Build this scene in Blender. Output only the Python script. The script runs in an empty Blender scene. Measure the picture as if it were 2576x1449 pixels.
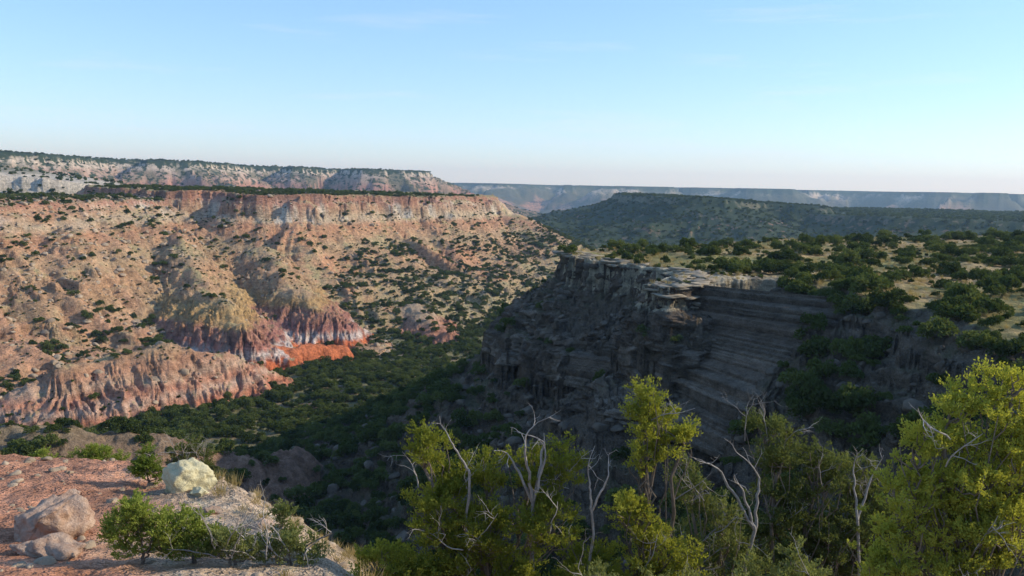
import bpy, math, time
import numpy as np
from mathutils import Matrix, Vector
T0=time.time()
rng=np.random.default_rng(7)
scene=bpy.context.scene

# ------------------------------------------------------------------ noise
_g=np.random.default_rng(3)
_ang=_g.random(1024)*2*np.pi
GX=np.cos(_ang).astype(np.float32); GY=np.sin(_ang).astype(np.float32)
def perlin(x,y,seed=0):
    x=np.asarray(x,dtype=np.float64); y=np.asarray(y,dtype=np.float64)
    xf=np.floor(x); yf=np.floor(y)
    xi=xf.astype(np.int64); yi=yf.astype(np.int64)
    fx=(x-xf).astype(np.float32); fy=(y-yf).astype(np.float32)
    def g(ix,iy,dx,dy):
        h=(ix*374761393+iy*668265263+seed*362437)&0xffffffff
        h=((h^(h>>13))*1274126177)&0xffffffff
        h=(h^(h>>16))&1023
        return GX[h]*dx+GY[h]*dy
    u=fx*fx*fx*(fx*(fx*6-15)+10); v=fy*fy*fy*(fy*(fy*6-15)+10)
    a=g(xi,yi,fx,fy); b=g(xi+1,yi,fx-1,fy)
    c=g(xi,yi+1,fx,fy-1); d=g(xi+1,yi+1,fx-1,fy-1)
    return ((a+(b-a)*u)*(1-v)+(c+(d-c)*u)*v)*1.5
def fbm(x,y,oct=3,seed=0,gain=0.5):
    t=0;a=1;s=0
    for i in range(oct):
        t=t+a*perlin(x*2**i+i*17.3,y*2**i-i*9.1,seed+i); s+=a; a*=gain
    return t/s
def hash2(a,b,seed=0):
    a=np.asarray(a).astype(np.int64); b=np.asarray(b).astype(np.int64)
    h=(a*374761393+b*668265263+seed*362437)&0xffffffff
    h=((h^(h>>13))*1274126177)&0xffffffff
    return ((h^(h>>16))&0xffff)/65535.0
def sstep(a,b,x):
    t=np.clip((x-a)/(b-a),0,1); return t*t*(3-2*t)
def chaikin(P,n=2):
    P=np.array(P,float)
    for _ in range(n):
        Q=np.roll(P,-1,0)
        P=np.stack([P*.8+Q*.2,P*.2+Q*.8],1).reshape(-1,2)
    return P

# ------------------------------------------------------------------ landform definitions (metres; camera stands at the origin, eye z=0)
def top_home(x,y):
    yy=np.clip(y,0,60)
    return -1.7-0.30*np.clip(yy,0,9)-0.17*np.clip(yy-9,0,50)
PROW=[(0,0),(.5,2.6),(2.2,3.6),(2.8,6.2),(4.0,7.0),(4.6,12.5),(9,16),(40,37),(75,50),(110,56)]
SLOP=[(0,0),(5,2.0),(6,4.2),(16,11),(17,13),(45,33),(80,50),(110,56)]
LEFT=[(0,0),(.8,4.2),(9,10.5),(10,12.2),(13,13.8),(14.2,20),(22,25),(42,37),(75,50),(110,56)]
WALL=[(0,0),(1.5,3.5),(7,6.5),(9,12),(28,24),(60,39),(100,52),(140,61),(180,64)]
MESAS=[
 dict(name='home',P=[(-1.2,3.2),(-2.0,9),(-3.5,11),(-5.6,14.6),(-10,16.6),(-18,16),(-34,10),(-70,-10),(-90,-60),(0,-90),(110,-80),(150,-20),(90,30),(62,45),(44,34),(30,12),(14,4.5),(5,3.2)],
      top=top_home,prof=[(0,0),(1.5,1.0),(6,4.6),(20,16),(55,38),(85,49),(120,53)],A=1.2,lam=9,ch=2),
 dict(name='butte',P=[(9,150),(12,141),(22,127),(24.5,120),(18.6,110),(20,105),(25,107),(31,117),(37,119),(41,108),(44,88),(44,70),(50,45),(70,30),(120,30),(220,90),(260,180),(200,228),(130,226),(80,214),(45,186),(24,170),(11,158)],
      top=lambda x,y:-12.2+0.02*np.clip(x-60,0,200)+0.9*fbm(x/25,y/25,2,5),prof=PROW,prof2=SLOP,A=1.6,lam=9,ch=1),
 dict(name='wall',P=[(-18,665),(-38,600),(-62,545),(-92,515),(-112,462),(-150,450),(-168,474),(-196,462),(-240,500),(-330,620),(-200,760),(-60,745),(-15,700)],
      top=lambda x,y:-7.0-1.0*np.clip((x+120)/100,-1,2)+1.8*fbm(x/40,y/40,3,6),prof=WALL,A=16,lam=30,ch=2),
 dict(name='wallridge',P=[(0,650),(30,600),(50,575),(62,590),(50,660),(10,700)],
      top=lambda x,y:-17-(np.clip(x,-10,62)+8)*.42,prof=[(0,0),(20,9),(60,30),(110,46),(150,52)],A=7,lam=20,ch=2),
 dict(name='leftridge',P=[(-190,462),(-196,430),(-201,395),(-207,345),(-232,290),(-300,240),(-420,260),(-430,420),(-260,480)],
      top=lambda x,y:-11+4*fbm(x/22,y/22,3,8),prof=[(0,0),(3,3),(10,6.5),(40,22),(80,42),(110,50),(150,56)],A=14,lam=26,ch=2),
 dict(name='midhill',P=[(150,1190),(200,1020),(262,1000),(318,1060),(400,1010),(420,1150),(380,1500),(190,1500)],
      top=lambda x,y:-9-0.06*np.clip(x-240,0,300)+2*fbm(x/60,y/60,2,9),prof=[(0,0),(6,9),(40,22),(110,42),(200,58),(300,66)],A=48,lam=80,ch=2),
 dict(name='midmesa',P=[(330,1150),(400,900),(520,860),(600,760),(760,690),(1100,700),(1300,1300),(500,1500)],
      top=lambda x,y:-25+2*fbm(x/60,y/60,2,10),prof=[(0,0),(6,8),(40,20),(110,38),(200,50)],A=42,lam=80,ch=2),
 dict(name='farleft',P=[(-190,1880),(-225,1790),(-300,1740),(-360,1780),(-400,1960),(-470,1760),(-520,1900),(-600,1800),(-570,1560),(-650,1480),(-690,1560),(-760,1500),(-735,1290),(-820,1150),(-980,1180),(-1500,1000),(-2500,1400),(-2500,3500),(-900,3800),(-230,2100)],
      top=lambda x,y:29+0.012*np.clip(-200-x,-50,900)+1.2*fbm(x/90,y/90,2,11),prof=[(0,0),(4,10),(18,15),(24,22),(80,52),(160,78),(280,100)],A=65,lam=125,ch=2),
 dict(name='leftwhite',P=[(-352,742),(-372,700),(-440,690),(-520,640),(-800,600),(-900,800),(-500,850),(-380,800)],
      top=lambda x,y:2+0.1*np.clip(-x-440,-100,60)+1.5*fbm(x/40,y/40,2,12),prof=[(0,0),(3,9),(12,13),(50,32),(110,52),(180,66)],A=12,lam=38,ch=2),
 dict(name='farrim',P=[(-380,4900),(-80,4100),(150,4700),(420,4500),(520,3900),(700,4400),(980,4500),(1150,3700),(1350,4200),(1750,4100),(1850,3500),(2150,3900),(2600,3700),(2800,3200),(3200,3500),(9000,3000),(15000,12000),(4000,26000),(-6000,26000),(-3000,12000)],
      top=lambda x,y:15+2.5*fbm(x/900,y/900,2,13),prof=[(0,0),(30,18),(110,42),(140,56),(330,105),(600,140)],A=300,lam=330,ch=2),
]
def floor_h(x,y):
    r=np.hypot(x,y)
    f=np.interp(r,[0,100,200,300,450,900,1500,3000,5000,9000,14000],[-50,-53,-60,-66,-64,-70,-88,-120,-135,-90,-20])
    return f+2.6*fbm(x/34,y/34,3,21)+sstep(900,2500,r)*34*fbm(x/300,y/300,3,22)+sstep(80,250,y)*sstep(-140,-260,x)*6

# spurs: ridges that run out from the wall, crest height per vertex
MOUNDS=[
 dict(id=20,L=[(-158,385,-25),(-140,352,-35),(-122,322,-42),(-108,303,-45.0),(-97,289,-50.5)],k=.58,flute=2.2,n=.42),
 dict(id=21,L=[(-122,400,-32),(-104,368,-41),(-90,346,-46.5),(-80,335,-51)],k=.56,flute=1.9,n=.42),
 dict(id=22,L=[(-128,200,-57),(-118,212,-50),(-101,234,-47.5),(-88,246,-53),(-76,252,-60)],k=.60,flute=1.7,n=.38),
 dict(id=23,L=[(-46,380,-56),(-38,358,-59.5),(-30,345,-62)],k=.42,flute=1.2,n=.4),
 dict(id=24,L=[(-78,118,-38),(-58,124,-40.5),(-44,131,-45),(-30,140,-52)],k=.6,flute=1.0,n=.3),
 dict(id=25,L=[(-70,460,-46),(-55,430,-52),(-38,400,-60)],k=.45,flute=1.5,n=.3),
 dict(id=26,L=[(-178,390,-26),(-165,350,-38),(-150,318,-48),(-140,295,-57)],k=.55,flute=1.8,n=.3),
 dict(id=26,L=[(-196,330,-24),(-178,300,-36),(-160,275,-48),(-146,262,-57)],k=.55,flute=1.8,n=.3),
 dict(id=27,L=[(-94,283,-57),(-82,289,-58),(-66,304,-60.5)],k=.9,flute=1.5,n=.5),
]
def sdf_poly(P,x,y):
    n=len(P); Q=np.roll(P,-1,0)
    seg=np.hypot(*(Q-P).T); cum=np.concatenate([[0],np.cumsum(seg)])
    best=np.full(x.shape,1e18); s=np.zeros_like(x); inside=np.zeros(x.shape,bool)
    for i in range(n):
        ax,ay=P[i]; bx,by=Q[i]; dx,dy=bx-ax,by-ay
        L2=dx*dx+dy*dy+1e-12
        t=np.clip(((x-ax)*dx+(y-ay)*dy)/L2,0,1)
        ex=x-ax-t*dx; ey=y-ay-t*dy
        d2=ex*ex+ey*ey
        m=d2<best
        best=np.where(m,d2,best); s=np.where(m,cum[i]+t*seg[i],s)
        if abs(dy)>1e-9:
            c=((ay>y)!=(by>y))&(x<(dx*(y-ay)/dy+ax)); inside^=c
    d=np.sqrt(best); return np.where(inside,-d,d),s,cum[-1]

def terrain(x,y):
    shp=x.shape; x=x.ravel().astype(float); y=y.ravel().astype(float)
    z=floor_h(x,y); ID=np.zeros(x.shape,np.int16); DD=np.full(x.shape,999.0); SS=np.zeros(x.shape)
    r=np.hypot(x,y)
    for k,M in enumerate(MESAS):
        P=chaikin(M['P'],M['ch'])
        mg=M['prof'][-1][0]+M['A']*2+20
        m=(x>P[:,0].min()-mg)&(x<P[:,0].max()+mg)&(y>P[:,1].min()-mg)&(y<P[:,1].max()+mg)
        if not m.any(): continue
        xx=x[m]; yy=y[m]
        d,s,tot=sdf_poly(P,xx,yy)
        lam=M['lam']; A=M['A']
        w=perlin(xx/lam*.6,yy/lam*.6,31+k)*.8
        g1=1-2*np.abs(perlin(s/lam+w,d/(lam*5)+3.3,40+k))
        g2=1-2*np.abs(perlin(s/lam*2.7+w,d/(lam*3),60+k))
        g3=1-2*np.abs(perlin(s/lam*6+w*2,d/(lam*1.5),70+k))
        grow=.12+.88*sstep(0,M['prof'][-1][0]*.35,d)
        iso=fbm(xx/lam*1.3,yy/lam*1.3,4,80+k,.55)
        de=d-A*grow*(g1*.75+g2*.4+g3*.18-.45)+min(A,13 if M['name']=='wall' else 1e9)*.6*iso*(.35+.65*grow)
        if M['name']=='butte':
            blk=np.round(perlin(xx/4.5,yy/4.5,90)*3)/3; blk2=np.round(perlin(xx/1.6,yy/1.6,92)*2)/2
            de=de+blk*2.2+blk2*.7
        if M['name']=='wall':
            de=de+np.round(perlin(xx/9,yy/9,91)*3)/3*4*(1-sstep(6,30,d))
        pd,pz=np.array(M['prof']).T
        drop=np.interp(de,pd,pz)
        if M['name']=='wall':   # cliffs fade in and out along the rim
            soft=np.interp(de,[0,10,28,60,100,140,180],[0,5,20,39,52,61,64])
            drop=drop+(soft-drop)*sstep(-.05,.3,perlin(s/70,0*s+.5,93))*.9
        if 'prof2' in M:
            pd,pz=np.array(M['prof2']).T
            drop=drop+(np.interp(de,pd,pz)-drop)*sstep(64,80,s)
            pd,pz=np.array(LEFT).T
            wl=np.maximum(sstep(34,24,s),sstep(tot-24,tot-16,s))
            drop=drop+(np.interp(de,pd,pz)-drop)*wl
        last=M['prof'][-1]
        drop=drop+np.clip(de-last[0],0,None)*.35
        zz=M['top'](xx,yy)-drop
        # ledges
        if M['name'] in('wall','leftridge','butte','farleft','leftwhite'):
            h={'wall':3.6,'leftridge':3.8,'butte':1.9,'farleft':9,'leftwhite':6}[M['name']]
            zw=zz+1.5*perlin(xx/60,yy/60,95)+.5*perlin(xx/7,yy/7,97)
            fr=zw/h-np.floor(zw/h)
            st=(np.floor(zw/h)+sstep(.3,.7,fr))*h-zw
            amt=sstep(-.1,.25,perlin(xx/(h*6),yy/(h*6),96))*.8
            zz=zz+st*amt*(d>0)
        zm=z[m]; up=zz>zm
        z[m]=np.where(up,zz,zm); idm=ID[m]; idm[up]=k+1; ID[m]=idm
        dm=DD[m]; dm[up]=de[up]; DD[m]=dm
        sm=SS[m]; sm[up]=s[up]; SS[m]=sm
    for M in MOUNDS:
        L=np.array(M['L'],float)
        m=(x>L[:,0].min()-70)&(x<L[:,0].max()+70)&(y>L[:,1].min()-70)&(y<L[:,1].max()+70)
        if not m.any(): continue
        xx=x[m];yy=y[m]; bestz=np.full(xx.shape,-1e9)
        xw=xx+5*fbm(xx/13,yy/13,3,120); yw=yy+5*fbm(xx/13,yy/13,3,125)
        rnd=7.0 if M['id']!=27 else 2.0
        for i in range(len(L)-1):
            a=L[i];b=L[i+1];dx,dy=b[0]-a[0],b[1]-a[1]
            t=np.clip(((xw-a[0])*dx+(yw-a[1])*dy)/(dx*dx+dy*dy),0,1)
            ex=xw-a[0]-t*dx;ey=yw-a[1]-t*dy;d=np.hypot(ex,ey)
            th=np.arctan2(ey,ex)
            arc=(t*math.hypot(dx,dy)+i*12)*.25+th*3.2
            fl=np.abs(perlin(arc*M['n']*3,d*.05+i*7,101))*2+.7*np.abs(perlin(arc*M['n']*8,d*.12,102))*2
            dd=np.sqrt(d*d+rnd*rnd)-rnd
            zz=a[2]+t*(b[2]-a[2])-M['k']*dd*(1+.022*dd)-M['flute']*fl*sstep(0,11,d)+2.2*fbm(xx/9,yy/9,4,103)
            bestz=np.maximum(bestz,zz)
        zm=z[m]; up=bestz>zm
        z[m]=np.where(up,bestz,zm); idm=ID[m]; idm[up]=M['id']; ID[m]=idm
    # surface detail
    z=z+.85*fbm(x/8,y/8,4,111,.65)*sstep(20,90,r)+.16*fbm(x/1.7,y/1.7,3,115)*sstep(200,20,r)*(.3+.7*sstep(6,20,r))+.06*fbm(x/.45,y/.45,3,118)*sstep(40,15,r)
    return z.reshape(shp),ID.reshape(shp),DD.reshape(shp),SS.reshape(shp)

# ------------------------------------------------------------------ terrain grid (finer towards the middle of the place)
az=np.concatenate([np.arange(-180,-41,2.0),np.arange(-41,-38,.5),np.linspace(-38,38,1080),np.arange(38.5,100,.6),np.arange(101,180.1,2.0)])
azr=np.radians(az)
rr=[.8]
while rr[-1]<60: rr.append(rr[-1]*1.011)
while rr[-1]<650: rr.append(rr[-1]*1.0042)
while rr[-1]<28000: rr.append(rr[-1]*1.009)
rr=np.array(rr)
R,AZ=np.meshgrid(rr,azr,indexing='ij')
X=R*np.sin(AZ); Y=R*np.cos(AZ)
Z,ID,DD,SS=terrain(X,Y)
print('TERRAIN',X.shape,time.time()-T0)
dzr=np.gradient(Z,axis=0)/np.gradient(R,axis=0)
dza=np.gradient(Z,axis=1)/(np.gradient(AZ,axis=1)*R+1e-9)
SL=np.hypot(dzr,dza)
names={M['name']:k+1 for k,M in enumerate(MESAS)}
def isid(n): return ID==names[n]

# ---- colours
C=np.zeros(X.shape+(3,),np.float32)
n1=fbm(X/22,Y/22,4,201); n2=fbm(X/5,Y/5,3,205); n3=fbm(X/90,Y/90,3,209); n4=fbm(X/12,Y/12,3,213)
zz=Z+2.2*n3+1.0*n1
def lerp(a,b,t): return a*(1-t[...,None])+np.array(b,np.float32)*t[...,None]
C[:]=(.19,.17,.08)                        # valley floor soil / dry grass
C=lerp(C,(.29,.195,.12),sstep(.05,.4,n1))
def strata(mask,levels):
    zs=zz[mask]; lv=np.array([l[0] for l in levels]); cols=np.array([l[1] for l in levels])
    C[mask]=np.stack([np.interp(zs,lv,cols[:,i]) for i in range(3)],-1)
spur=(ID==20)|(ID==21)|(ID==26)|(ID==25)
wm0=isid('wall')|isid('wallridge')|isid('leftridge')
wm=wm0|(ID==26)|(ID==25)
WL=[(-66,(.36,.275,.14)),(-56,(.41,.285,.15)),(-48,(.46,.30,.165)),(-40,(.48,.275,.15)),(-34,(.46,.31,.175)),(-30,(.48,.285,.16)),(-24,(.46,.235,.13)),(-21,(.52,.39,.25)),(-18,(.48,.34,.21)),(-15,(.46,.26,.155)),(-12,(.48,.32,.2)),(-8,(.33,.26,.13))]
strata(wm|spur,WL)
M3=wm|spur
C=np.where(M3[...,None],lerp(C,(.31,.265,.125),sstep(-.12,.3,n2*.5+n4*.5+n1*.4)*sstep(1.1,.5,SL)*.75),C)
C=np.where(wm[...,None],lerp(C,(.52,.25,.135),sstep(.12,.5,n3-n2*.4+.4*n4)*.7),C)
cl=wm0&(DD<13)&(SL>.7)&(Z<-9); C=np.where(cl[...,None],lerp(C,(.58,.48,.36),sstep(-.1,.3,n1+.4*n4)),C)
cr=wm0&(DD<6)&(Z>-13.5)&(SL>.5); C=np.where(cr[...,None],lerp(C,(.36,.15,.10),np.full(X.shape,.7)),C)
pink=isid('leftridge')
C=np.where(pink[...,None],lerp(C,(.53,.285,.17),sstep(-.1,.4,n1+n3)*.6),C)
# butte & home
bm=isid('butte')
strata(bm,[(-60,(.12,.09,.06)),(-40,(.14,.10,.065)),(-28,(.13,.095,.065)),(-24,(.15,.115,.08)),(-19,(.12,.09,.06)),(-16,(.16,.125,.09)),(-13.5,(.15,.115,.08)),(-12.5,(.25,.2,.13))])  # shade on the butte's flanks is put into these dark tones
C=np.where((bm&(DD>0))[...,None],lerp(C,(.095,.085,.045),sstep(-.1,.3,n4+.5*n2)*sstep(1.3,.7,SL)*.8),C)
topm=bm&(DD<0)
C=np.where(topm[...,None],lerp(np.broadcast_to(np.array((.50,.355,.175),np.float32),C.shape),(.25,.22,.085),sstep(-.25,.25,n1+.4*n2)),C)
edge=bm&(DD>-3.2+3*n2)&(DD<1.2)&(SS<74); C=np.where(edge[...,None],np.array((.46,.385,.26),np.float32)*(1+.35*n2[...,None]),C)
hm=isid('home')
C[hm]=(.13,.10,.06)  # slope below the rim darkened, its shade is part of this colour
near=hm&(R<26)
redn=sstep(.6,-.5,(X+4.3+.42*(Y-9))/1.6+.8*fbm(X/1.1,Y/1.1,4,220))
C=np.where(near[...,None],lerp(np.broadcast_to(np.array((.60,.45,.31),np.float32),C.shape),(.56,.265,.155),redn*.92+.08),C)
C=np.where((near&(DD>.8))[...,None],lerp(C,(.30,.21,.12),np.full(X.shape,.6)),C)
C=np.where(near[...,None],C*(1+.4*fbm(X/.5,Y/.5,3,230))[...,None],C)
# skirts
def band(mask,levels): 
    zs=(Z+.9*n2+1.1*n4+.5*n1)[mask]; lv=np.array([l[0] for l in levels]); cols=np.array([l[1] for l in levels])
    C[mask]=np.stack([np.interp(zs,lv,cols[:,i]) for i in range(3)],-1)
skirt=[(-69,(.54,.145,.05)),(-61.4,(.55,.15,.06)),(-60.9,(.60,.48,.40)),(-58.8,(.60,.48,.40)),(-58.2,(.44,.19,.13)),(-56,(.36,.165,.125)),(-54.5,(.46,.23,.14)),(-53,(.37,.175,.12)),(-51.5,(.46,.28,.12)),(-45.5,(.48,.31,.13))]
mk=((ID==20)&(SL>.25)); w20=sstep(-44.5,-47.5,Z+1.3*n4+n2)*mk; keep=C.copy(); band(mk,skirt); C=keep*(1-w20[...,None])+C*w20[...,None]
mk=((ID==21)&(SL>.25)); w21=sstep(-47,-50,Z+1.3*n4+n2)*mk; keep=C.copy(); band(mk,[(l[0]+(-1 if l[0]<-55 else 0),tuple(np.array(l[1])*.95)) for l in skirt]); C=keep*(1-w21[...,None])+C*w21[...,None]
del keep
band(ID==27,[(-70,(.54,.15,.055)),(-59,(.55,.17,.07)),(-57.5,(.54,.38,.28)),(-56,(.46,.33,.2))])
band(ID==22,[(-70,(.52,.20,.11)),(-61,(.54,.215,.12)),(-58.5,(.56,.38,.27)),(-57,(.52,.23,.14)),(-54.5,(.54,.36,.24)),(-52,(.50,.26,.155)),(-47,(.44,.29,.155))])
band(ID==23,[(-70,(.42,.17,.10)),(-62,(.42,.2,.12)),(-59,(.38,.27,.17))])
band(ID==24,[(-60,(.22,.14,.08)),(-45,(.30,.17,.11)),(-38,(.27,.2,.12))])
m22=(ID==22); C=np.where(m22[...,None],lerp(C,(.33,.27,.125),sstep(.05,.4,n2+n1)*sstep(.9,.5,SL)*.75),C)
# mid & far
for nm in('midhill','midmesa'):
    m=isid(nm); strata(m,[(-90,(.13,.115,.065)),(-50,(.14,.11,.07)),(-40,(.32,.16,.10)),(-30,(.14,.12,.075)),(-10,(.15,.14,.08))])  # scrubby slopes, darkened further so the hill's face looks in shade
m=isid('farleft'); strata(m,[(-80,(.26,.19,.12)),(-40,(.30,.18,.12)),(-20,(.42,.19,.13)),(-4,(.42,.22,.15)),(6,(.44,.31,.22)),(12,(.34,.21,.15)),(19,(.56,.44,.33)),(27.5,(.54,.43,.31)),(29,(.12,.12,.07))])
C=np.where((m&(Z<20))[...,None],lerp(C,(.13,.125,.07),sstep(-.05,.25,n3+.35*n1)*(SL<1.4)*.8),C)
m=isid('leftwhite'); strata(m,[(-70,(.28,.23,.15)),(-30,(.36,.3,.2)),(-14,(.42,.35,.25)),(-8,(.54,.45,.34)),(2,(.55,.46,.35)),(5,(.3,.26,.18))])
nf=fbm(X/200,Y/200,4,240)
m=isid('farrim'); strata(m,[(-150,(.28,.19,.12)),(-90,(.46,.22,.13)),(-50,(.34,.20,.13)),(-30,(.22,.18,.12)),(-14,(.50,.40,.3)),(-3,(.44,.36,.27)),(7,(.06,.07,.04))])
C=np.where(m[...,None],lerp(C,(.06,.065,.03),sstep(-.25,.0,nf)*.88),C)  # dark scrub tone in patches, also painting shadows on the rim face
farfl=(ID==0)&(R>800); C=np.where(farfl[...,None],lerp(C,(.42,.20,.12),sstep(.1,.35,n3)),C)
C*= (1+.22*n2+.16*n1+.12*n4)[...,None]
C=np.clip(C,.02,.64)
V=np.zeros(X.shape,np.float32)
V[(ID==0)]=.55
for nm,v in(('midhill',.75),('midmesa',.75),('farleft',.40),('leftwhite',.2),('farrim',.3)): V[isid(nm)]=v
V=V*sstep(1.3,.5,SL)
V[isid('farleft')&(Z>28.5)]=.85
V[isid('farrim')&(Z>4)]=.9
V*=sstep(550,1000,R)

def make_mesh(name,verts,faces4,smooth=True):
    me=bpy.data.meshes.new(name)
    k=faces4.shape[1]
    me.vertices.add(len(verts)); me.vertices.foreach_set('co',np.ascontiguousarray(verts,dtype=np.float32).ravel())
    me.loops.add(faces4.size); me.loops.foreach_set('vertex_index',faces4.astype(np.int32).ravel())
    me.polygons.add(len(faces4)); me.polygons.foreach_set('loop_start',np.arange(0,faces4.size,k,dtype=np.int32))
    if smooth: me.polygons.foreach_set('use_smooth',np.ones(len(faces4),bool))
    me.update(calc_edges=True)
    return me
nr,na=X.shape
idx=np.arange(nr*na).reshape(nr,na)
F=np.stack([idx[:-1,:-1],idx[:-1,1:],idx[1:,1:],idx[1:,:-1]],-1).reshape(-1,4)[:,::-1]
me=make_mesh('terrain',np.stack([X,Y,Z],-1).reshape(-1,3),F)
ca=me.attributes.new('Col','FLOAT_COLOR','POINT'); ca.data.foreach_set('color',np.concatenate([C,np.ones(C.shape[:2]+(1,),np.float32)],-1).astype(np.float32).ravel())
va=me.attributes.new('veg','FLOAT','POINT'); va.data.foreach_set('value',V.astype(np.float32).ravel())
ter=bpy.data.objects.new('canyon_terrain',me); scene.collection.objects.link(ter)

# ------------------------------------------------------------------ material helpers
def newmat(name):
    m=bpy.data.materials.new(name); m.use_nodes=True; nt=m.node_tree; nt.nodes.clear()
    out=nt.nodes.new('ShaderNodeOutputMaterial'); return m,nt,out
def N(nt,t,**kw):
    n=nt.nodes.new(t)
    for k,v in kw.items():
        if k in n.inputs: n.inputs[k].default_value=v
        else: setattr(n,k,v)
    return n
def mixc(nt,a,b,f,bt='MIX'):
    n=nt.nodes.new('ShaderNodeMix'); n.data_type='RGBA'; n.blend_type=bt
    for s,v in((n.inputs[0],f),(n.inputs[6],a),(n.inputs[7],b)):
        if hasattr(v,'is_output'): nt.links.new(v,s)
        else: s.default_value=v
    return n.outputs[2]
def ramp(nt,src,pts):
    r=nt.nodes.new('ShaderNodeValToRGB'); e=r.color_ramp.elements
    while len(e)<len(pts): e.new(.5)
    for el,(p,c) in zip(e,pts):
        el.position=p; el.color=(c,c,c,1) if not hasattr(c,'__len__') else tuple(c)+(1,)
    nt.links.new(src,r.inputs[0]); return r.outputs[0]

def ground_mat(name,bedlo=.5,bedhi=1.25):
    m,nt,out=newmat(name); L=nt.links
    geo=N(nt,'ShaderNodeNewGeometry'); P=geo.outputs['Position']
    def noise(scale,detail=4,rough=.6,vec=P):
        n=N(nt,'ShaderNodeTexNoise'); n.inputs['Scale'].default_value=scale; n.inputs['Detail'].default_value=detail; n.inputs['Roughness'].default_value=rough
        L.new(vec,n.inputs['Vector']); return n.outputs['Fac']
    col=N(nt,'ShaderNodeAttribute',attribute_name='Col').outputs['Color']
    veg=N(nt,'ShaderNodeAttribute',attribute_name='veg').outputs['Fac']
    nA=noise(.6,6,.7); nB=noise(6,6,.7)
    c=mixc(nt,col,ramp(nt,nA,[(.3,.5),(.5,1.0),(.68,1.35)]),1.0,'MULTIPLY')
    c=mixc(nt,c,ramp(nt,nB,[(.3,.65),(.5,1.0),(.72,1.35)]),1.0,'MULTIPLY')
    mp=N(nt,'ShaderNodeMapping'); mp.inputs['Scale'].default_value=(.16,.16,1.0); L.new(P,mp.inputs['Vector'])
    bed=noise(1.0,7,.78,mp.outputs[0])
    nrm=N(nt,'ShaderNodeSeparateXYZ'); L.new(geo.outputs['True Normal'],nrm.inputs[0])
    steep=ramp(nt,nrm.outputs[2],[(.35,1.0),(.85,0.0)])
    c=mixc(nt,c,mixc(nt,c,ramp(nt,bed,[(.36,bedlo),(.5,1.0),(.62,bedhi)]),1.0,'MULTIPLY'),steep)
    sc1=noise(.09,5,.75)
    ms=N(nt,'ShaderNodeMath',operation='ADD'); L.new(sc1,ms.inputs[0]); mv=N(nt,'ShaderNodeMath',operation='MULTIPLY'); L.new(veg,mv.inputs[0]); mv.inputs[1].default_value=.32; L.new(mv.outputs[0],ms.inputs[1])
    vf=ramp(nt,ms.outputs[0],[(.60,0.0),(.66,1.0)])
    vg=N(nt,'ShaderNodeMath',operation='MULTIPLY'); L.new(vf,vg.inputs[0])
    vr=ramp(nt,veg,[(.02,0.0),(.15,1.0)]); L.new(vr,vg.inputs[1])
    c=mixc(nt,c,(.042,.058,.024,1),vg.outputs[0])
    bs=N(nt,'ShaderNodeBsdfPrincipled'); bs.inputs['Roughness'].default_value=.95; bs.inputs['Specular IOR Level'].default_value=.1
    L.new(c,bs.inputs['Base Color'])
    b0=N(nt,'ShaderNodeBump'); b0.inputs['Distance'].default_value=1.2; L.new(steep,b0.inputs['Strength']); L.new(bed,b0.inputs['Height'])
    b1=N(nt,'ShaderNodeBump'); b1.inputs['Strength'].default_value=1; b1.inputs['Distance'].default_value=1.6; L.new(nA,b1.inputs['Height']); L.new(b0.outputs[0],b1.inputs['Normal'])
    b2=N(nt,'ShaderNodeBump'); b2.inputs['Strength'].default_value=.8; b2.inputs['Distance'].default_value=.07; L.new(nB,b2.inputs['Height']); L.new(b1.outputs[0],b2.inputs['Normal'])
    L.new(b2.outputs[0],bs.inputs['Normal']); L.new(bs.outputs[0],out.inputs[0])
    return m
M_ground=ground_mat('canyon_ground'); M_cliff=ground_mat('cliff_rock',.6,1.15)
ter.data.materials.append(M_ground)

def leafmat(name,c1,c2,trans=.3,scale=.8):
    m,nt,out=newmat(name); L=nt.links
    oi=N(nt,'ShaderNodeObjectInfo'); tc=N(nt,'ShaderNodeNewGeometry')
    n=N(nt,'ShaderNodeTexNoise'); n.inputs['Scale'].default_value=scale; n.inputs['Detail'].default_value=3; L.new(tc.outputs['Position'],n.inputs['Vector'])
    a=N(nt,'ShaderNodeMath',operation='ADD'); L.new(oi.outputs['Random'],a.inputs[0]); L.new(n.outputs['Fac'],a.inputs[1])
    h=N(nt,'ShaderNodeMath',operation='MULTIPLY'); L.new(a.outputs[0],h.inputs[0]); h.inputs[1].default_value=.6
    r=ramp(nt,h.outputs[0],[(.25,c1),(.75,c2)])
    d=N(nt,'ShaderNodeBsdfDiffuse'); t=N(nt,'ShaderNodeBsdfTranslucent'); L.new(r,d.inputs[0]); L.new(mixc(nt,r,(1.25,1.2,.6,1),1.0,'MULTIPLY'),t.inputs[0])
    mx=N(nt,'ShaderNodeMixShader'); mx.inputs[0].default_value=trans; L.new(d.outputs[0],mx.inputs[1]); L.new(t.outputs[0],mx.inputs[2]); L.new(mx.outputs[0],out.inputs[0])
    return m
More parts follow.
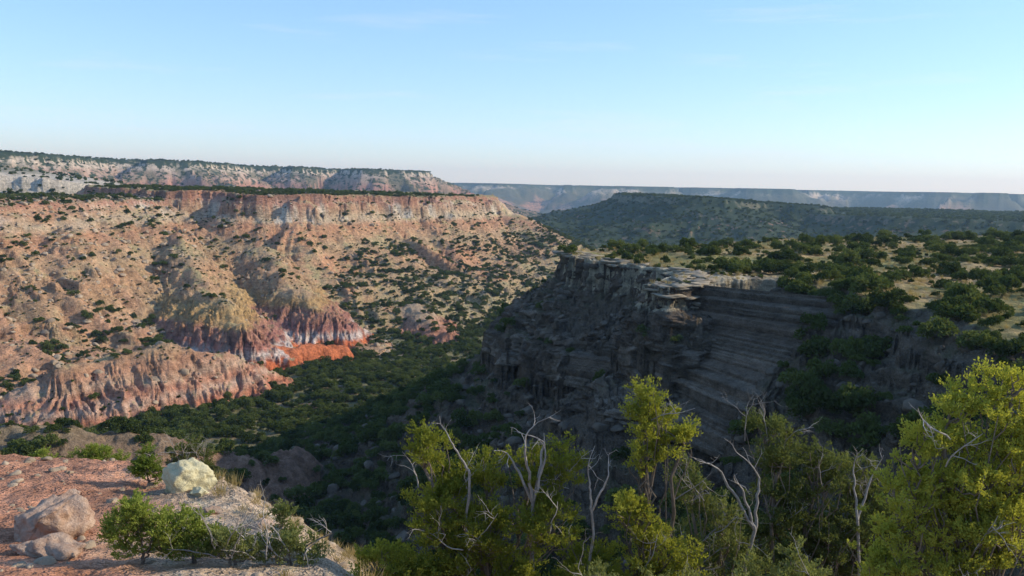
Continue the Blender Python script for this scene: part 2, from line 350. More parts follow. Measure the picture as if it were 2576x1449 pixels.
def rockmat(name,c1,c2,scale=3.0,bump=.05):
    m,nt,out=newmat(name); L=nt.links
    g=N(nt,'ShaderNodeNewGeometry'); n=N(nt,'ShaderNodeTexNoise'); n.inputs['Scale'].default_value=scale; n.inputs['Detail'].default_value=8; n.inputs['Roughness'].default_value=.7
    L.new(g.outputs['Position'],n.inputs['Vector'])
    oi=N(nt,'ShaderNodeObjectInfo')
    r=ramp(nt,n.outputs['Fac'],[(.3,c1),(.7,c2)])
    rb=ramp(nt,oi.outputs['Random'],[(0,.75),(1,1.15)])
    b=N(nt,'ShaderNodeBsdfPrincipled'); b.inputs['Roughness'].default_value=.95; b.inputs['Specular IOR Level'].default_value=.15
    L.new(mixc(nt,r,rb,1.0,'MULTIPLY'),b.inputs['Base Color'])
    bp=N(nt,'ShaderNodeBump'); bp.inputs['Distance'].default_value=bump; bp.inputs['Strength'].default_value=.9; L.new(n.outputs['Fac'],bp.inputs['Height']); L.new(bp.outputs[0],b.inputs['Normal'])
    L.new(b.outputs[0],out.inputs[0]); return m
M_jun=leafmat('juniper_foliage',(.038,.055,.016),(.095,.118,.032),.25,.15)
M_mesq=leafmat('mesquite_foliage',(.07,.095,.028),(.13,.15,.046),.32,.15)
M_near=leafmat('near_juniper_foliage',(.16,.18,.032),(.37,.37,.07),.44,1.6)
M_nearD=leafmat('grey_juniper_foliage',(.11,.13,.045),(.23,.245,.085),.35,1.6)
M_bright=leafmat('bright_shrub_foliage',(.15,.20,.04),(.28,.32,.07),.42,2.5)
M_grass=leafmat('dry_grass_blades',(.30,.23,.11),(.46,.35,.18),.3,.5)
M_rock=rockmat('sandstone_rock',(.24,.175,.115),(.46,.35,.24),1.2,.15)
M_dark=rockmat('shade_toned_rock',(.08,.062,.045),(.18,.14,.10),1.2,.15)  # darker copy of the sandstone, with the slope's shade in its colour
M_slab=rockmat('ledge_sandstone',(.19,.155,.11),(.42,.35,.25),.8,.25)
M_cong=rockmat('conglomerate',(.34,.19,.12),(.60,.44,.32),7,.12)
M_pale=rockmat('pale_sandstone',(.44,.38,.22),(.60,.54,.34),4,.08)
M_wood=rockmat('weathered_wood',(.22,.19,.16),(.50,.45,.39),9,.01)
M_bark=rockmat('juniper_bark',(.12,.09,.065),(.26,.21,.16),9,.01)

# ------------------------------------------------------------------ templates for instancing
def rand_unit(n):
    v=rng.normal(size=(n,3)); return v/np.linalg.norm(v,axis=1,keepdims=True)
def leaf_quads(c,d,w,l):
    n=len(c); a=rand_unit(n); s=np.cross(d,a); s/=np.linalg.norm(s,axis=1,keepdims=True)+1e-9
    w=w[:,None]*.5; l=l[:,None]*.5
    v=np.stack([c-d*l,c+s*w,c+d*l,c-s*w],1).reshape(-1,3)
    return v,np.arange(4*n).reshape(-1,4)
def bush_template(name,mat,nleaf,nlobe,leaf,flat=.8):
    cs=[];rs=[]
    for i in range(nlobe):
        a=rng.random()*6.28; q=rng.random()**.6*.34
        cs.append((math.cos(a)*q,math.sin(a)*q,.16+rng.random()*.42*(1-q*1.3))); rs.append(.13+rng.random()*.15)
    cs=np.array(cs);rs=np.array(rs)
    k=rng.integers(0,nlobe,nleaf); u=rand_unit(nleaf); u[:,2]=np.abs(u[:,2])*1.0-.25*(rng.random(nleaf)<.5)
    rad=rs[k]*(.55+.5*rng.random(nleaf)**.6)
    c=cs[k]+u*rad[:,None]; c[:,2]=np.clip(c[:,2],0.0,None)
    d=u+rand_unit(nleaf)*.9; d/=np.linalg.norm(d,axis=1,keepdims=True)
    v,f=leaf_quads(c,d,leaf*(.6+.8*rng.random(nleaf)),leaf*1.6*(.6+.8*rng.random(nleaf)))
    me=make_mesh(name,v,f,False); me.materials.append(mat); return bpy.data.objects.new(name,me)
def grass_template(name):
    n=60; b=rng.normal(size=(n,3))*.12; b[:,2]=0
    d=np.stack([rng.normal(size=n)*.45,rng.normal(size=n)*.45,np.ones(n)],1); d/=np.linalg.norm(d,axis=1,keepdims=True)
    l=.35+.4*rng.random(n)
    v,f=leaf_quads(b+d*l[:,None]*.5,d,np.full(n,.022),l); me=make_mesh(name,v,f,False); me.materials.append(M_grass); return bpy.data.objects.new(name,me)
def ico(sub):
    import bmesh
    bm=bmesh.new(); bmesh.ops.create_icosphere(bm,subdivisions=sub,radius=1)
    v=np.array([x.co[:] for x in bm.verts]); f=np.array([[q.index for q in p.verts] for p in bm.faces]); bm.free(); return v,f
ICO={s:ico(s) for s in(2,3,5)}
def rock_verts(sub,cuts=9,rough=.08,flat=.7,seed=0):
    rg=np.random.default_rng(seed); v,f=ICO[sub]; v=v.copy()
    for _ in range(cuts):
        n=rg.normal(size=3); n/=np.linalg.norm(n); h=.4+rg.random()*.35
        d=v@n; v=v-np.clip(d-h,0,None)[:,None]*n
    nn=fbm(v[:,0]*2.2+seed+v[:,2]*1.7,v[:,1]*2.2-v[:,2]*1.3,4,seed+300)
    v=v*(1+rough*2.2*nn)[:,None]; v[:,2]*=flat
    return v,f
def rock_template(name,mat,seed):
    v,f=rock_verts(2,8,.06,.65,seed); me=make_mesh(name,v,f,False); me.materials.append(mat); return bpy.data.objects.new(name,me)
def coll(name,obs):
    c=bpy.data.collections.new(name)
    for o in obs: c.objects.link(o)
    return c
C_far=coll('far_junipers',[bush_template('juniper_far',M_jun,160,6,.17) for i in range(4)])
C_mid=coll('junipers',[bush_template('juniper_bush',M_jun,1500,9,.058) for i in range(5)]+[bush_template('mesquite_bush',M_mesq,1100,8,.055) for i in range(3)])
C_grass=coll('grass_tufts',[grass_template('grass_tuft') for i in range(3)])
C_rock=coll('rocks',[rock_template('boulder',M_rock,50+i) for i in range(6)])
C_rockd=coll('slope_rocks',[rock_template('slope_boulder',M_dark,80+i) for i in range(5)])

def scatter(name,collection,pts,scl,idx_):
    me=bpy.data.meshes.new(name); me.vertices.add(len(pts)); me.vertices.foreach_set('co',pts.astype(np.float32).ravel())
    a=me.attributes.new('scl','FLOAT_VECTOR','POINT'); a.data.foreach_set('vector',scl.astype(np.float32).ravel())
    rot=np.zeros((len(pts),3),np.float32); rot[:,2]=rng.random(len(pts))*6.283
    a=me.attributes.new('rot','FLOAT_VECTOR','POINT'); a.data.foreach_set('vector',rot.ravel())
    a=me.attributes.new('pick','INT','POINT'); a.data.foreach_set('value',idx_.astype(np.int32))
    ob=bpy.data.objects.new(name,me); scene.collection.objects.link(ob)
    ng=bpy.data.node_groups.new(name+'_gn','GeometryNodeTree')
    ng.interface.new_socket('Geometry',in_out='INPUT',socket_type='NodeSocketGeometry'); ng.interface.new_socket('Geometry',in_out='OUTPUT',socket_type='NodeSocketGeometry')
    gi=ng.nodes.new('NodeGroupInput'); go=ng.nodes.new('NodeGroupOutput')
    ci=ng.nodes.new('GeometryNodeCollectionInfo'); ci.inputs['Collection'].default_value=collection; ci.inputs['Separate Children'].default_value=True; ci.inputs['Reset Children'].default_value=True
    ip=ng.nodes.new('GeometryNodeInstanceOnPoints'); ip.inputs['Pick Instance'].default_value=True
    def na_(nm,t):
        n=ng.nodes.new('GeometryNodeInputNamedAttribute'); n.data_type=t; n.inputs[0].default_value=nm; return n.outputs[0]
    ng.links.new(gi.outputs[0],ip.inputs['Points']); ng.links.new(ci.outputs[0],ip.inputs['Instance'])
    ng.links.new(na_('scl','FLOAT_VECTOR'),ip.inputs['Scale']); ng.links.new(na_('rot','FLOAT_VECTOR'),ip.inputs['Rotation']); ng.links.new(na_('pick','INT'),ip.inputs['Instance Index'])
    ng.links.new(ip.outputs[0],go.inputs[0])
    md=ob.modifiers.new('scatter','NODES'); md.node_group=ng
    return ob
dR=np.diff(rr)[:,None]*np.ones((1,na-1)); dA=np.diff(azr)[None,:]*rr[:-1,None]
AREA=dR*dA
inview=(np.abs(az[:-1])<38)[None,:]
def sample(dens,maxn):
    w=(AREA*dens[:-1,:-1]*inview).ravel(); tot=w.sum(); n=int(min(maxn,tot))
    cs=np.cumsum(w); k=np.searchsorted(cs,rng.random(n)*tot); i,j=np.divmod(k,na-1); i=np.clip(i,0,nr-2)
    u=rng.random(n);v=rng.random(n)
    def bl(A): return (A[i,j]*(1-u)+A[i+1,j]*u)*(1-v)+(A[i,j+1]*(1-u)+A[i+1,j+1]*u)*v
    print('scatter',int(tot),n)
    return np.stack([bl(X),bl(Y),bl(Z)],-1),i,j
def scl3(s,jz=.25):
    n=len(s); return np.stack([s*(.85+.3*rng.random(n)),s*(.85+.3*rng.random(n)),s*(1-jz+2*jz*rng.random(n))],-1)
clump=sstep(-.35,.3,fbm(X/14,Y/14,3,400))
cl2=sstep(-.1,.35,fbm(X/17,Y/17,3,405))
fine=sstep(-.2,.25,fbm(X/6,Y/6,2,410))
D=np.zeros(X.shape)
D[(ID==0)]=1/3.4; D*=.4+.6*clump
D[wm]=(1/26.)*(cl2[wm]*1.4+.18)*(1+3.0*sstep(-45,-58,Z[wm]))
fans=wm&(X>-85)&(Y>330)&(Z<-34); D[fans]=(1/6.)*(.25+clump[fans])
D[topm]=(1/7.)*(.15+fine[topm])*(.12+clump[topm])
D[topm&(DD>-5)&(SS<74)]*=.2
D[wm0&(DD<-1)]=1/12.
sl=bm&(DD>3); D[sl]=1/8.*(.3+.7*clump[sl])
sl=bm&(DD>22); D[sl]=1/4.
sl=bm&(DD>-1)&(SS>78)&(SS<400); D[sl]=1/4.
D[hm&(R>26)]=1/4.
D[(ID==20)|(ID==21)]=1/60.; D[((ID==20)|(ID==21))&(Z<-46)]=0; D[ID==23]=1/50.; D[ID==22]=1/40.*clump[ID==22]; D[ID==24]=1/9.; D[ID==27]=0
D*=sstep(1.6,.9,SL); D*=(R<640)&(R>24)&((Y<660))
D*=~((X>60)&(Y>240)); D*=~((ID==0)&(Y>480))
pts,i,j=sample(D,62000)
s=1.1+rng.random(len(pts))**1.7*2.5
onw=wm[i,j]; s=np.where(onw,s*.92,s); s=np.where(topm[i,j],s*.95,s)
pts[:,2]-=.08*s
scatter('juniper_scrub',C_mid,pts,scl3(s*1.2),rng.integers(0,8,len(pts)))
D2=np.zeros(X.shape); D2[M3]=1/6.*(.15+fine[M3]); D2[ID==22]=1/10.; D2[topm]=1/4.*fine[topm]; D2[(ID==0)]=1/14.
D2[((ID==20)|(ID==21))&(Z<-46)]=0
D2*=sstep(1.3,.7,SL)*(R<620)*(R>24)
pts,i,j=sample(D2,24000); s=.35+.85*rng.random(len(pts))
scatter('low_shrubs',C_far,pts,scl3(s),rng.integers(0,4,len(pts)))
D3=np.zeros(X.shape)
for nm,v in(('midhill',1/34.),('midmesa',1/50.),('farleft',1/260.),('leftwhite',1/110.)): D3[isid(nm)]=v
D3[isid('farleft')&(Z>28.5)&(DD>-60)&(DD<3)]=1/60.
D3[isid('midhill')&(DD<0)]=1/40.
D3[(ID==0)]=1/60.
D3*=sstep(1.6,1.0,SL)*(R>600)*(R<2300)*(.35+.65*clump)
pts,i,j=sample(D3,42000); s=2.8+3.0*rng.random(len(pts))**1.5; pts[:,2]-=.1*s
scatter('distant_juniper_woodland',C_far,pts,scl3(s),rng.integers(0,4,len(pts)))
D4=np.zeros(X.shape); D4[topm]=.4*(.15+fine[topm]); D4[near&(DD>-.6)]=1.6; D4*=(R<230)&(SL<1.2)
pts,i,j=sample(D4,10000); s=np.where(R[i,j]<30,.2+.3*rng.random(len(pts)),.6+.7*rng.random(len(pts)))
scatter('dry_grass',C_grass,pts,scl3(s),rng.integers(0,3,len(pts)))
D5=np.zeros(X.shape); D5[M3]=1/18.*clump[M3]; D5[isid('leftridge')|(ID==26)]=1/9.; D5[ID==22]=1/30.; D5[ID==0]=1/160.
D5[((ID==20)|(ID==21))&(Z<-46)]=1/300.
D5*=(R<560)*(R>26)
pts,i,j=sample(D5,15000); s=.3+.9*rng.random(len(pts))**4*1.9
scatter('scattered_boulders',C_rock,pts,scl3(s,.2),rng.integers(0,6,len(pts)))
D5=np.zeros(X.shape); D5[bm&(DD>2)]=1/5.; D5[hm&(R>26)]=1/14.
D5*=(R<260)*(R>26)
pts,i,j=sample(D5,7000); s=.2+.9*rng.random(len(pts))**4*1.4
scatter('slope_boulders',C_rockd,pts,scl3(s,.2),rng.integers(0,5,len(pts)))
D6=np.where(near&(DD<2.5),18.,0)*(.15+sstep(-.1,.4,fbm(X/.9,Y/.9,2,440))); pts,i,j=sample(D6,9000); s=.012+.13*rng.random(len(pts))**5
scatter('gravel_stones',C_rock,pts,scl3(s,.2),rng.integers(0,6,len(pts)))
print('SCATTER',time.time()-T0)

def hz(x,y):
    return float(terrain(np.array([float(x)]),np.array([float(y)]))[0][0])
# ------------------------------------------------------------------ layered cliff face of the butte (follows the landform's own surface)
def cliff_face():
    Pp=np.array([(12,160),(9,150),(12,141),(22,127),(24.5,120),(18.6,110),(20,105),(25,107),(31,117),(35,118.5)],float)
    seg=np.hypot(*(Pp[1:]-Pp[:-1]).T); cum=np.concatenate([[0],np.cumsum(seg)])
    S=np.arange(0,cum[-1],.2)
    px=np.interp(S,cum,Pp[:,0]); py=np.interp(S,cum,Pp[:,1])
    ker=np.ones(9)/9
    px=np.convolve(np.pad(px,4,'edge'),ker,'valid'); py=np.convolve(np.pad(py,4,'edge'),ker,'valid')
    tx=np.gradient(px);ty=np.gradient(py)
    k2=np.hanning(35);k2/=k2.sum()
    tx=np.convolve(np.pad(tx,17,'edge'),k2,'valid');ty=np.convolve(np.pad(ty,17,'edge'),k2,'valid')
    l=np.hypot(tx,ty);ox,oy=ty/l,-tx/l      # outward
    d=np.arange(-5,20,.12)
    GX_=px[:,None]+ox[:,None]*d; GY_=py[:,None]+oy[:,None]*d
    H=terrain(GX_,GY_)[0]
    zs=np.arange(-12.4,-30,-.16)
    D_=np.full((len(S),len(zs)),-5.0)
    for k,z in enumerate(zs):
        m=H>=z
        D_[:,k]=np.where(m.any(1),d[(H.shape[1]-1)-np.argmax(m[:,::-1],1)],-5)
    k3=np.hanning(7);k3/=k3.sum()
    D_=np.stack([np.convolve(np.pad(D_[:,k],3,'edge'),k3,'valid') for k in range(len(zs))],1)
    D_=np.maximum.accumulate(D_,axis=1)
    SG,ZG=np.meshgrid(S,zs,indexing='ij')
    zw=ZG+1.5*perlin(SG/14,ZG/6+2,601)+.6*perlin(SG/3.2,ZG*.5,602)
    bed=np.floor(zw/.95+1.2*perlin(zw*.55,SG/14,603)); bedB=np.floor(zw/3.0+.9*perlin(SG/7,ZG/4,607))
    j1=np.floor(SG/2.4+hash2(bedB,0*bedB,1)*7+.7*perlin(SG*.8,ZG*.5,604))
    j2=np.floor(SG/1.2+hash2(bed,0*bed,2)*5+.5*perlin(SG,ZG,608))
    lay=.26*hash2(bed,0*bed,3)*sstep(-.2,.4,perlin(SG/5,ZG/3,609))+1.0*hash2(bedB,j1,4)+.45*hash2(bed,j2,5)+1.3*fbm(SG/3.2,ZG/2.6,5,605,.6)
    off=D_+.0+(lay-.6)*.95
    st=np.gradient(D_,axis=1)/.16
    off=np.where(st>1.1,off-.9,off)
    off[:,0]=D_[:,0]-.6; off[:,-1]-=1; off[-8:]-=1.2; off[:6]-=1.0
    VX=px[:,None]+ox[:,None]*off; VY=py[:,None]+oy[:,None]*off
    V_=np.stack([VX,VY,ZG],-1).reshape(-1,3); a,b=SG.shape; ii=np.arange(a*b).reshape(a,b)
    F_=np.stack([ii[:-1,:-1],ii[1:,:-1],ii[1:,1:],ii[:-1,1:]],-1).reshape(-1,4)
    me=make_mesh('butte_cliff',V_,F_,False)
    base=np.array([(.14,.105,.075),(.19,.15,.11),(.16,.12,.085),(.21,.165,.12)])  # rock tones darkened, the cliff's shade is painted in
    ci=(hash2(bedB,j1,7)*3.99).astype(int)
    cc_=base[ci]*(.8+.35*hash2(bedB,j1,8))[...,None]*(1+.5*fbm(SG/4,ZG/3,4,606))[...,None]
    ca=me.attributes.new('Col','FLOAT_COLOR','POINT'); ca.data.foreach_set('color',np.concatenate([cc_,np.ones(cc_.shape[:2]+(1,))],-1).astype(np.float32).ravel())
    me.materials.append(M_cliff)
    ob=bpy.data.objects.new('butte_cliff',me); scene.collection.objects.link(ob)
cliff_face()
# ------------------------------------------------------------------ loose slabs on the butte rim
def ledges():
    Pp=np.array([(9,150),(12,141),(22,127),(24.5,120),(18.6,110),(20,105),(25,107),(31,117),(37,119)],float)
    VS=[];FS=[];o=0
    import bmesh
    bm=bmesh.new(); bmesh.ops.create_cube(bm,size=2); bmesh.ops.subdivide_edges(bm,edges=bm.edges[:],cuts=2,use_grid_fill=True)
    bv=np.array([q.co[:] for q in bm.verts]); bf=np.array([[q.index for q in p.verts] for p in bm.faces]); bm.free()
    rg=np.random.default_rng(12)
    for a,b in zip(Pp[:-1],Pp[1:]):
        Ls=np.hypot(*(b-a)); t=0
        dr=(b-a)/Ls; inn=np.array([-dr[1],dr[0]])
        while t<Ls:
            w=.9+rg.random()*2.2
            for layer in range(3):
                if rg.random()<.4: continue
                c=a+dr*(t+rg.normal()*.7)+inn*(3.0-layer*.5+rg.normal()*1.1)
                h=.07+rg.random()*.12
                zc=hz(c[0],c[1])+.02
                sc=np.array([w*.6*(.7+.6*rg.random()),.9+rg.random()*.8,h])
                v=bv*sc
                nz=rg.normal(size=len(v))*.12
                ang=rg.random()*.8
                v=v+(np.sign(bv)*nz[:,None])*np.array([1,1,.1]); v[:,0]+=v[:,1]*ang*rg.choice([-1,1])
                v[:,2]+=rg.normal()*.05*v[:,0]
                an=math.atan2(dr[1],dr[0])+rg.normal()*.3; ca,sa=math.cos(an),math.sin(an)
                w2=np.stack([v[:,0]*ca-v[:,1]*sa+c[0],v[:,0]*sa+v[:,1]*ca+c[1],v[:,2]+zc],-1)
                VS.append(w2);FS.append(bf+o);o+=len(bv)
            t+=w*.8
    me=make_mesh('sandstone_ledge',np.concatenate(VS),np.concatenate(FS),False); me.materials.append(M_slab)
    ob=bpy.data.objects.new('sandstone_ledge',me); scene.collection.objects.link(ob)
ledges()

# ------------------------------------------------------------------ trees
def tubes(paths,sides=5):
    VS=[];FS=[];o=0
    th=np.arange(sides)/sides*2*np.pi
    for P,r in paths:
        P=np.asarray(P,float); r=np.asarray(r,float); n=len(P)
        T=np.gradient(P,axis=0); T/=np.linalg.norm(T,axis=1,keepdims=True)+1e-9
        up=np.array([.3,.2,1.0]) if abs(T[0,2])<.8 else np.array([1.0,.1,0])
        A=np.cross(T,up); A/=np.linalg.norm(A,axis=1,keepdims=True)+1e-9; B=np.cross(T,A)
        V=P[:,None,:]+r[:,None,None]*(np.cos(th)[None,:,None]*A[:,None,:]+np.sin(th)[None,:,None]*B[:,None,:])
        VS.append(V.reshape(-1,3)); k=np.arange(n-1)[:,None]*sides; s=np.arange(sides)[None,:]; s2=(s+1)%sides
        FS.append(np.stack([k+s,k+s2,k+sides+s2,k+sides+s],-1).reshape(-1,4)+o); o+=n*sides
    return np.concatenate(VS),np.concatenate(FS)
def limb(a,b,r0,r1,n=8,wig=.06,sag=.0):
    a=np.array(a,float);b=np.array(b,float); t=np.linspace(0,1,n)[:,None]
    L=np.linalg.norm(b-a); P=a+(b-a)*t; j=rng.normal(size=(n,3))*wig*L; j[0]=0; j[-1]=0
    P=P+j*.6; P[:,2]+=(-np.sin(np.pi*t[:,0])*sag*L); return P,np.linspace(r0,r1,n)
def deadbranch(start,dirv,length,r,paths,depth=0):
    n=7; P=[np.array(start,float)]; d=np.array(dirv,float); d/=np.linalg.norm(d)
    for k in range(n):
        d=d+rng.normal(size=3)*.17; d/=np.linalg.norm(d); P.append(P[-1]+d*length/n)
    paths.append((P,np.linspace(r,r*.35,n+1)))
    if depth<3:
        for k in range(3 if depth<2 else 2):
            q=rng.integers(2,n+1); dd=d*.7+rng.normal(size=3)*.65+np.array([0,0,.2]); deadbranch(P[q],dd,length*(.35+.25*rng.random()),r*.5,paths,depth+1)
def place(parent,name,v,f,mat,smooth=False):
    me=make_mesh(name,v,f,smooth); me.materials.append(mat); ob=bpy.data.objects.new(name,me); scene.collection.objects.link(ob); ob.parent=parent; return ob
def tree(name,base,lobes,mat,clump_r=.12,dens=1.0,leaf=.030,dead=0,nq=190,tr=.09):
    """lobes: (x,y,z,rx,rz) absolute"""
    base=np.array([base[0],base[1],hz(*base)-.1]); e=bpy.data.objects.new(name,None); scene.collection.objects.link(e)
    lob=np.array(lobes,float); cen=lob[:,:3].mean(0)
    fork=base+(cen-base)*np.array([.55,.55,.45]); paths=[limb(base,fork,tr,tr*.7,9,.03)]
    for q in range(2): paths.append(limb(base+rng.normal(size=3)*.04,fork+rng.normal(size=3)*[.25,.25,.2],tr*.6,tr*.35,9,.04))
    cs=[];rs=[]
    for (x,y,z,rx,rz) in lob:
        c0=np.array([x,y,z-rz*.55]); lp=limb(fork,c0,tr*.45,tr*.2,9,.045,.06); paths.append(lp)
        n=int(dens*rx*rx*rz*620)+7
        u=rand_unit(n)*(rng.random((n,1))**.4); c=np.array([x,y,z])+u*np.array([rx,rx*.9,rz])
        for q in c:
            if rng.random()<.3: continue
            st=c0 if rng.random()<.6 else np.array(lp[0][rng.integers(4,9)])
            paths.append(limb(st,q+(q-c0)*.1,tr*.14,tr*.045,6,.07,.06))
        cs.append(c); rs.append(clump_r*(.45+1.0*rng.random(n)))
    cs=np.concatenate(cs); rs=np.concatenate(rs)
    cnt=np.maximum(20,(nq*(rs/clump_r)**1.6).astype(int))
    k=np.repeat(np.arange(len(cs)),cnt); n=len(k)
    ns=7; sd=rand_unit(len(cs)*ns).reshape(len(cs),ns,3); sd[:,:,2]=np.abs(sd[:,:,2])*.9+.1
    sp=rng.integers(0,ns,n); d0=sd[k,sp]; t=rng.random(n)**.7
    c=cs[k]+d0*(rs[k]*t*1.35)[:,None]+rng.normal(size=(n,3))*(rs[k]*.12)[:,None]
    d=d0+rand_unit(n)*.75+np.array([0,0,.25]); d/=np.linalg.norm(d,axis=1,keepdims=True)
    v,f=leaf_quads(c,d,leaf*(.35+.4*rng.random(n)),leaf*(.8+.8*rng.random(n)))
    place(e,'foliage',v,f,mat)
    v,f=tubes(paths); place(e,'trunk_and_limbs',v,f,M_bark,True)
    if dead:
        dp=[]
        for q in range(dead):
            l=lob[rng.integers(0,len(lob))]; st=l[:3]+np.array([rng.normal()*l[3]*.6,-l[3]*.5,-l[4]*.3]); deadbranch(st,(rng.normal()*.5,-.2,1.0*rng.random()+.2),.4+.3*rng.random(),.009,dp,0)
        v,f=tubes(dp,4); place(e,'dead_twigs',v,f,M_wood,True)
    return e
def snag(name,base,tips,r=.03):
    e=bpy.data.objects.new(name,None); scene.collection.objects.link(e); base=np.array(base,float); dp=[]
    for t in tips:
        t=np.array(t,float); mid=base+(t-base)*.6+rng.normal(size=3)*.05
        dp.append(limb(base,mid,r,r*.6,10,.02)); deadbranch(mid,t-mid,np.linalg.norm(t-mid),r*.5,dp,1)
    # the stem runs on down to the ground
    g=np.array([base[0],base[1]+.2,hz(base[0],base[1]+.2)-.1]); dp.append(limb(g,base,r*1.8,r,10,.02))
    v,f=tubes(dp,5); place(e,'bare_branches',v,f,M_wood,True)

tree('juniper_tree',(-.2,9.6),[(-1.0,9.4,-3.15,.20,.34),(-.72,9.6,-3.5,.30,.34),(-.25,9.5,-3.45,.22,.26),(.22,9.6,-3.40,.28,.26),(.66,9.5,-3.30,.24,.30),(-.85,9.3,-3.95,.38,.38),(-.25,9.3,-4.1,.40,.38),(.45,9.3,-3.95,.40,.35),(-.7,9.3,-4.6,.55,.42),(.25,9.3,-4.7,.5,.42),(.9,9.4,-4.6,.40,.42)],M_near,dead=9)
tree('juniper_tree',(1.7,9.7),[(1.60,9.5,-2.60,.25,.30),(1.80,9.5,-2.88,.28,.30),(1.6,9.5,-3.2,.22,.26),(2.10,9.5,-2.95,.09,.12),(1.5,9.4,-3.9,.28,.33),(1.8,9.4,-4.4,.40,.38),(1.45,9.3,-4.9,.45,.32),(2.1,9.4,-4.9,.45,.38)],M_near,dead=5)
tree('juniper_tree',(2.4,10.0),[(2.3,9.9,-3.7,.34,.34),(2.75,9.9,-4.2,.42,.38),(2.3,9.9,-4.6,.45,.38),(3.0,9.9,-4.9,.5,.42),(2.2,9.9,-5.2,.55,.4)],M_nearD,dens=.5,dead=20,nq=150)
tree('juniper_tree',(3.8,10.6),[(3.38,10.5,-3.15,.26,.24),(3.6,10.5,-3.45,.34,.30),(4.1,10.5,-3.75,.36,.38),(3.65,10.5,-4.2,.46,.46),(4.3,10.5,-4.5,.5,.46),(3.8,10.5,-5.1,.65,.46),(3.3,10.5,-4.9,.45,.46)],M_nearD,dens=.8,dead=9)
tree('juniper_tree',(5.1,10.9),[(4.75,10.8,-3.9,.34,.45),(5.0,10.8,-4.4,.46,.46),(4.7,10.8,-5.0,.55,.46),(5.5,10.8,-4.3,.46,.55),(5.4,10.8,-4.9,.55,.46)],M_nearD,dens=.6,dead=12)
tree('juniper_tree',(4.3,7.2),[(4.38,7.0,-1.62,.22,.20),(3.85,7.0,-1.88,.22,.22),(4.2,7.0,-1.98,.32,.32),(3.60,7.0,-2.25,.24,.28),(3.95,7.0,-2.45,.38,.34),(4.5,7.0,-2.4,.38,.38),(3.5,7.0,-2.8,.32,.32),(4.0,7.0,-2.95,.46,.38),(4.5,7.0,-2.95,.46,.38),(4.6,7.1,-1.95,.34,.34),(3.4,7.0,-3.3,.38,.33),(4.0,6.9,-3.45,.46,.33)],M_near,leaf=.025,clump_r=.10,dens=1.1,dead=5)
tree('juniper_tree',(-1.6,9.4),[(-1.5,9.2,-4.45,.28,.24),(-1.15,9.2,-4.65,.36,.28),(-1.65,9.1,-4.8,.3,.2),(-.7,9.1,-4.9,.4,.25)],M_near,dead=2)
tree('juniper_tree',(2.6,8.8),[(1.0,8.7,-4.5,.35,.22),(1.9,8.7,-4.6,.45,.22),(2.6,8.7,-4.5,.45,.27),(3.2,8.7,-4.3,.36,.27)],M_nearD,dens=.8,dead=8)
snag('dead_juniper_snag',(.3,9.3,-3.7),[(.12,9.25,-2.5),(.3,9.25,-2.6),(-.08,9.2,-2.9),(.5,9.2,-2.85)],.022)
snag('dead_juniper_snag',(-.45,9.2,-3.3),[(-.68,9.15,-2.6)],.016)
snag('dead_juniper_snag',(1.0,9.3,-3.8),[(.85,9.2,-2.95),(1.25,9.2,-3.1)],.016)
snag('dead_juniper_snag',(3.1,9.8,-4.2),[(2.95,9.8,-3.05),(2.75,9.8,-3.4),(2.3,9.8,-3.15)],.024)
snag('dead_juniper_snag',(4.55,10.2,-4.2),[(4.5,10.2,-3.2),(4.8,10.2,-3.3)],.02)
def shrub(name,x,y,r,h,mat,dens=1.0,dead=0,nq=160):
    z=hz(x,y); tree(name,(x,y),[(x-r*.4,y,z+h*.45,r*.55,h*.4),(x+r*.45,y,z+h*.4,r*.5,h*.36),(x,y-.05,z+h*.68,r*.45,h*.32)],mat,clump_r=.09,dens=dens*2,leaf=.026,dead=dead,nq=nq,tr=.025)
shrub('green_shrub',-4.15,8.9,.46,.85,M_bright,dens=1.3)
shrub('green_shrub',-3.6,9.0,.42,.62,M_bright,dens=1.3)
shrub('green_shrub',-2.75,9.6,.2,.6,M_nearD,dens=.8)
shrub('twiggy_shrub',-3.1,8.9,.5,.45,M_nearD,dens=.8,dead=7)
shrub('twiggy_shrub',-2.5,9.0,.4,.4,M_nearD,dens=.6,dead=5)
shrub('green_shrub',-9.0,17.4,.7,.9,M_bright)
shrub('green_shrub',-10.6,18.0,.8,.9,M_bright)
shrub('green_shrub',-8.2,17.0,.6,.5,M_nearD)
shrub('green_shrub',-6.1,13.4,.3,.7,M_bright,dens=1.2)
shrub('twiggy_shrub',-5.9,14.8,.5,.6,M_nearD,dens=.35,dead=6)
def boulder(name,x,y,s,mat,seed,rough=.1,dz=0,flat=.75,cuts=8):
    v,f=rock_verts(5,cuts,rough,flat,seed); v=v*np.array(s); z=hz(x,y)
    v=v*(1+.06*fbm(v[:,0]*11,v[:,1]*11+v[:,2]*9,3,77))[:,None]
    me=make_mesh(name,v,f,True); me.materials.append(mat); ob=bpy.data.objects.new(name,me); ob.location=(x,y,z+dz); scene.collection.objects.link(ob)
boulder('conglomerate_boulder',-5.95,10.0,(.56,.45,.6),M_cong,4,.2,.16)
boulder('conglomerate_boulder',-5.4,9.3,(.5,.4,.3),M_cong,5,.2,-.05)
boulder('pale_sandstone_boulder',-5.25,12.9,(.44,.34,.46),M_pale,41,.16,.10,flat=.85,cuts=6)
boulder('pale_sandstone_boulder',-4.95,12.6,(.24,.2,.18),M_pale,27,.16,.0,cuts=7)
boulder('sandstone_boulder',-4.3,11.4,(.22,.18,.14),M_cong,31,.16,.0)
boulder('sandstone_boulder',-6.9,12.4,(.2,.16,.12),M_cong,33,.16,.0)
boulder('sandstone_boulder',-3.4,10.6,(.25,.2,.16),M_cong,35,.16,.0)
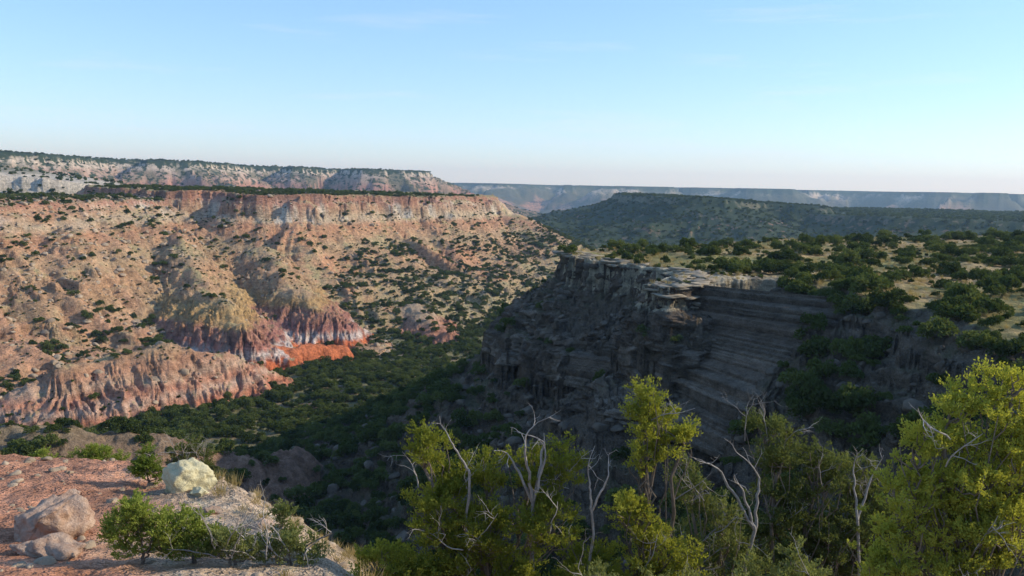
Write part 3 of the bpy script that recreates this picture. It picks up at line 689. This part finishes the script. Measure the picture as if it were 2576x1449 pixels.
boulder('sandstone_boulder',-40,112,(3,2.5,2.6),M_rock,14,.08,.4)

# ------------------------------------------------------------------ light, sky, haze, camera
SAZ,SEL=math.radians(84),math.radians(27)
sd=Vector((math.sin(SAZ)*math.cos(SEL),math.cos(SAZ)*math.cos(SEL),math.sin(SEL)))
sl=bpy.data.lights.new('sun','SUN'); sl.energy=5.0; sl.angle=math.radians(.5); sl.color=(1,.92,.77)
so=bpy.data.objects.new('sun',sl); scene.collection.objects.link(so); so.rotation_euler=sd.to_track_quat('Z','Y').to_euler()
w=bpy.data.worlds.new('World'); scene.world=w; w.use_nodes=True; nt=w.node_tree; bg=nt.nodes['Background']
sky=nt.nodes.new('ShaderNodeTexSky'); sky.sky_type='NISHITA'; sky.sun_disc=False; sky.sun_elevation=SEL; sky.sun_rotation=SAZ; sky.altitude=900; sky.air_density=1.0; sky.dust_density=.5; sky.ozone_density=1.6
tc=nt.nodes.new('ShaderNodeTexCoord'); mp=nt.nodes.new('ShaderNodeMapping'); mp.inputs['Scale'].default_value=(1.5,1.5,16); mp.inputs['Rotation'].default_value=(.06,.05,.3); nt.links.new(tc.outputs['Generated'],mp.inputs[0])
nz=nt.nodes.new('ShaderNodeTexNoise'); nz.inputs['Scale'].default_value=2.2; nz.inputs['Detail'].default_value=8; nz.inputs['Roughness'].default_value=.62; nt.links.new(mp.outputs[0],nz.inputs[0])
cf=ramp(nt,nz.outputs[0],[(.55,0.0),(.82,.4)])
g0=mixc(nt,sky.outputs[0],(.15,.15,.15,1),1.0,'MULTIPLY')
gm=nt.nodes.new('ShaderNodeGamma'); gm.inputs[1].default_value=.62; nt.links.new(g0,gm.inputs[0])
hs=nt.nodes.new('ShaderNodeHueSaturation'); hs.inputs['Saturation'].default_value=1.32; nt.links.new(gm.outputs[0],hs.inputs['Color'])
cc=mixc(nt,mixc(nt,hs.outputs[0],(6.6,7.9,9.7,1),1.0,'MULTIPLY'),(6.3,6.5,6.7,1),cf)
nt.links.new(cc,bg.inputs[0]); bg.inputs[1].default_value=.15
def hazebox():
    import bmesh
    me=bpy.data.meshes.new('haze'); bm=bmesh.new(); bmesh.ops.create_cube(bm,size=1,matrix=Matrix.Translation((0,7000,60))@Matrix.Diagonal((24000,24000,640,1))); bm.to_mesh(me); bm.free()
    m,nt,out=newmat('haze_air'); v=N(nt,'ShaderNodeVolumeScatter'); v.inputs['Color'].default_value=(.50,.74,1,1); v.inputs['Density'].default_value=1.05e-4; v.inputs['Anisotropy'].default_value=.2
    nt.links.new(v.outputs[0],out.inputs['Volume']); me.materials.append(m)
    o=bpy.data.objects.new('haze',me); scene.collection.objects.link(o)
hazebox()
cam=bpy.data.cameras.new('camera'); co=bpy.data.objects.new('camera',cam); scene.collection.objects.link(co)
cam.lens=28.8; cam.sensor_width=36; cam.clip_end=60000; cam.clip_start=.05
co.matrix_world=Matrix.Rotation(math.radians(90-7.05),4,'X')@Matrix.Rotation(math.radians(1.2),4,'Z')
scene.camera=co
scene.view_settings.view_transform='Standard'; scene.view_settings.look='None'; scene.view_settings.exposure=0
print('DONE',time.time()-T0)
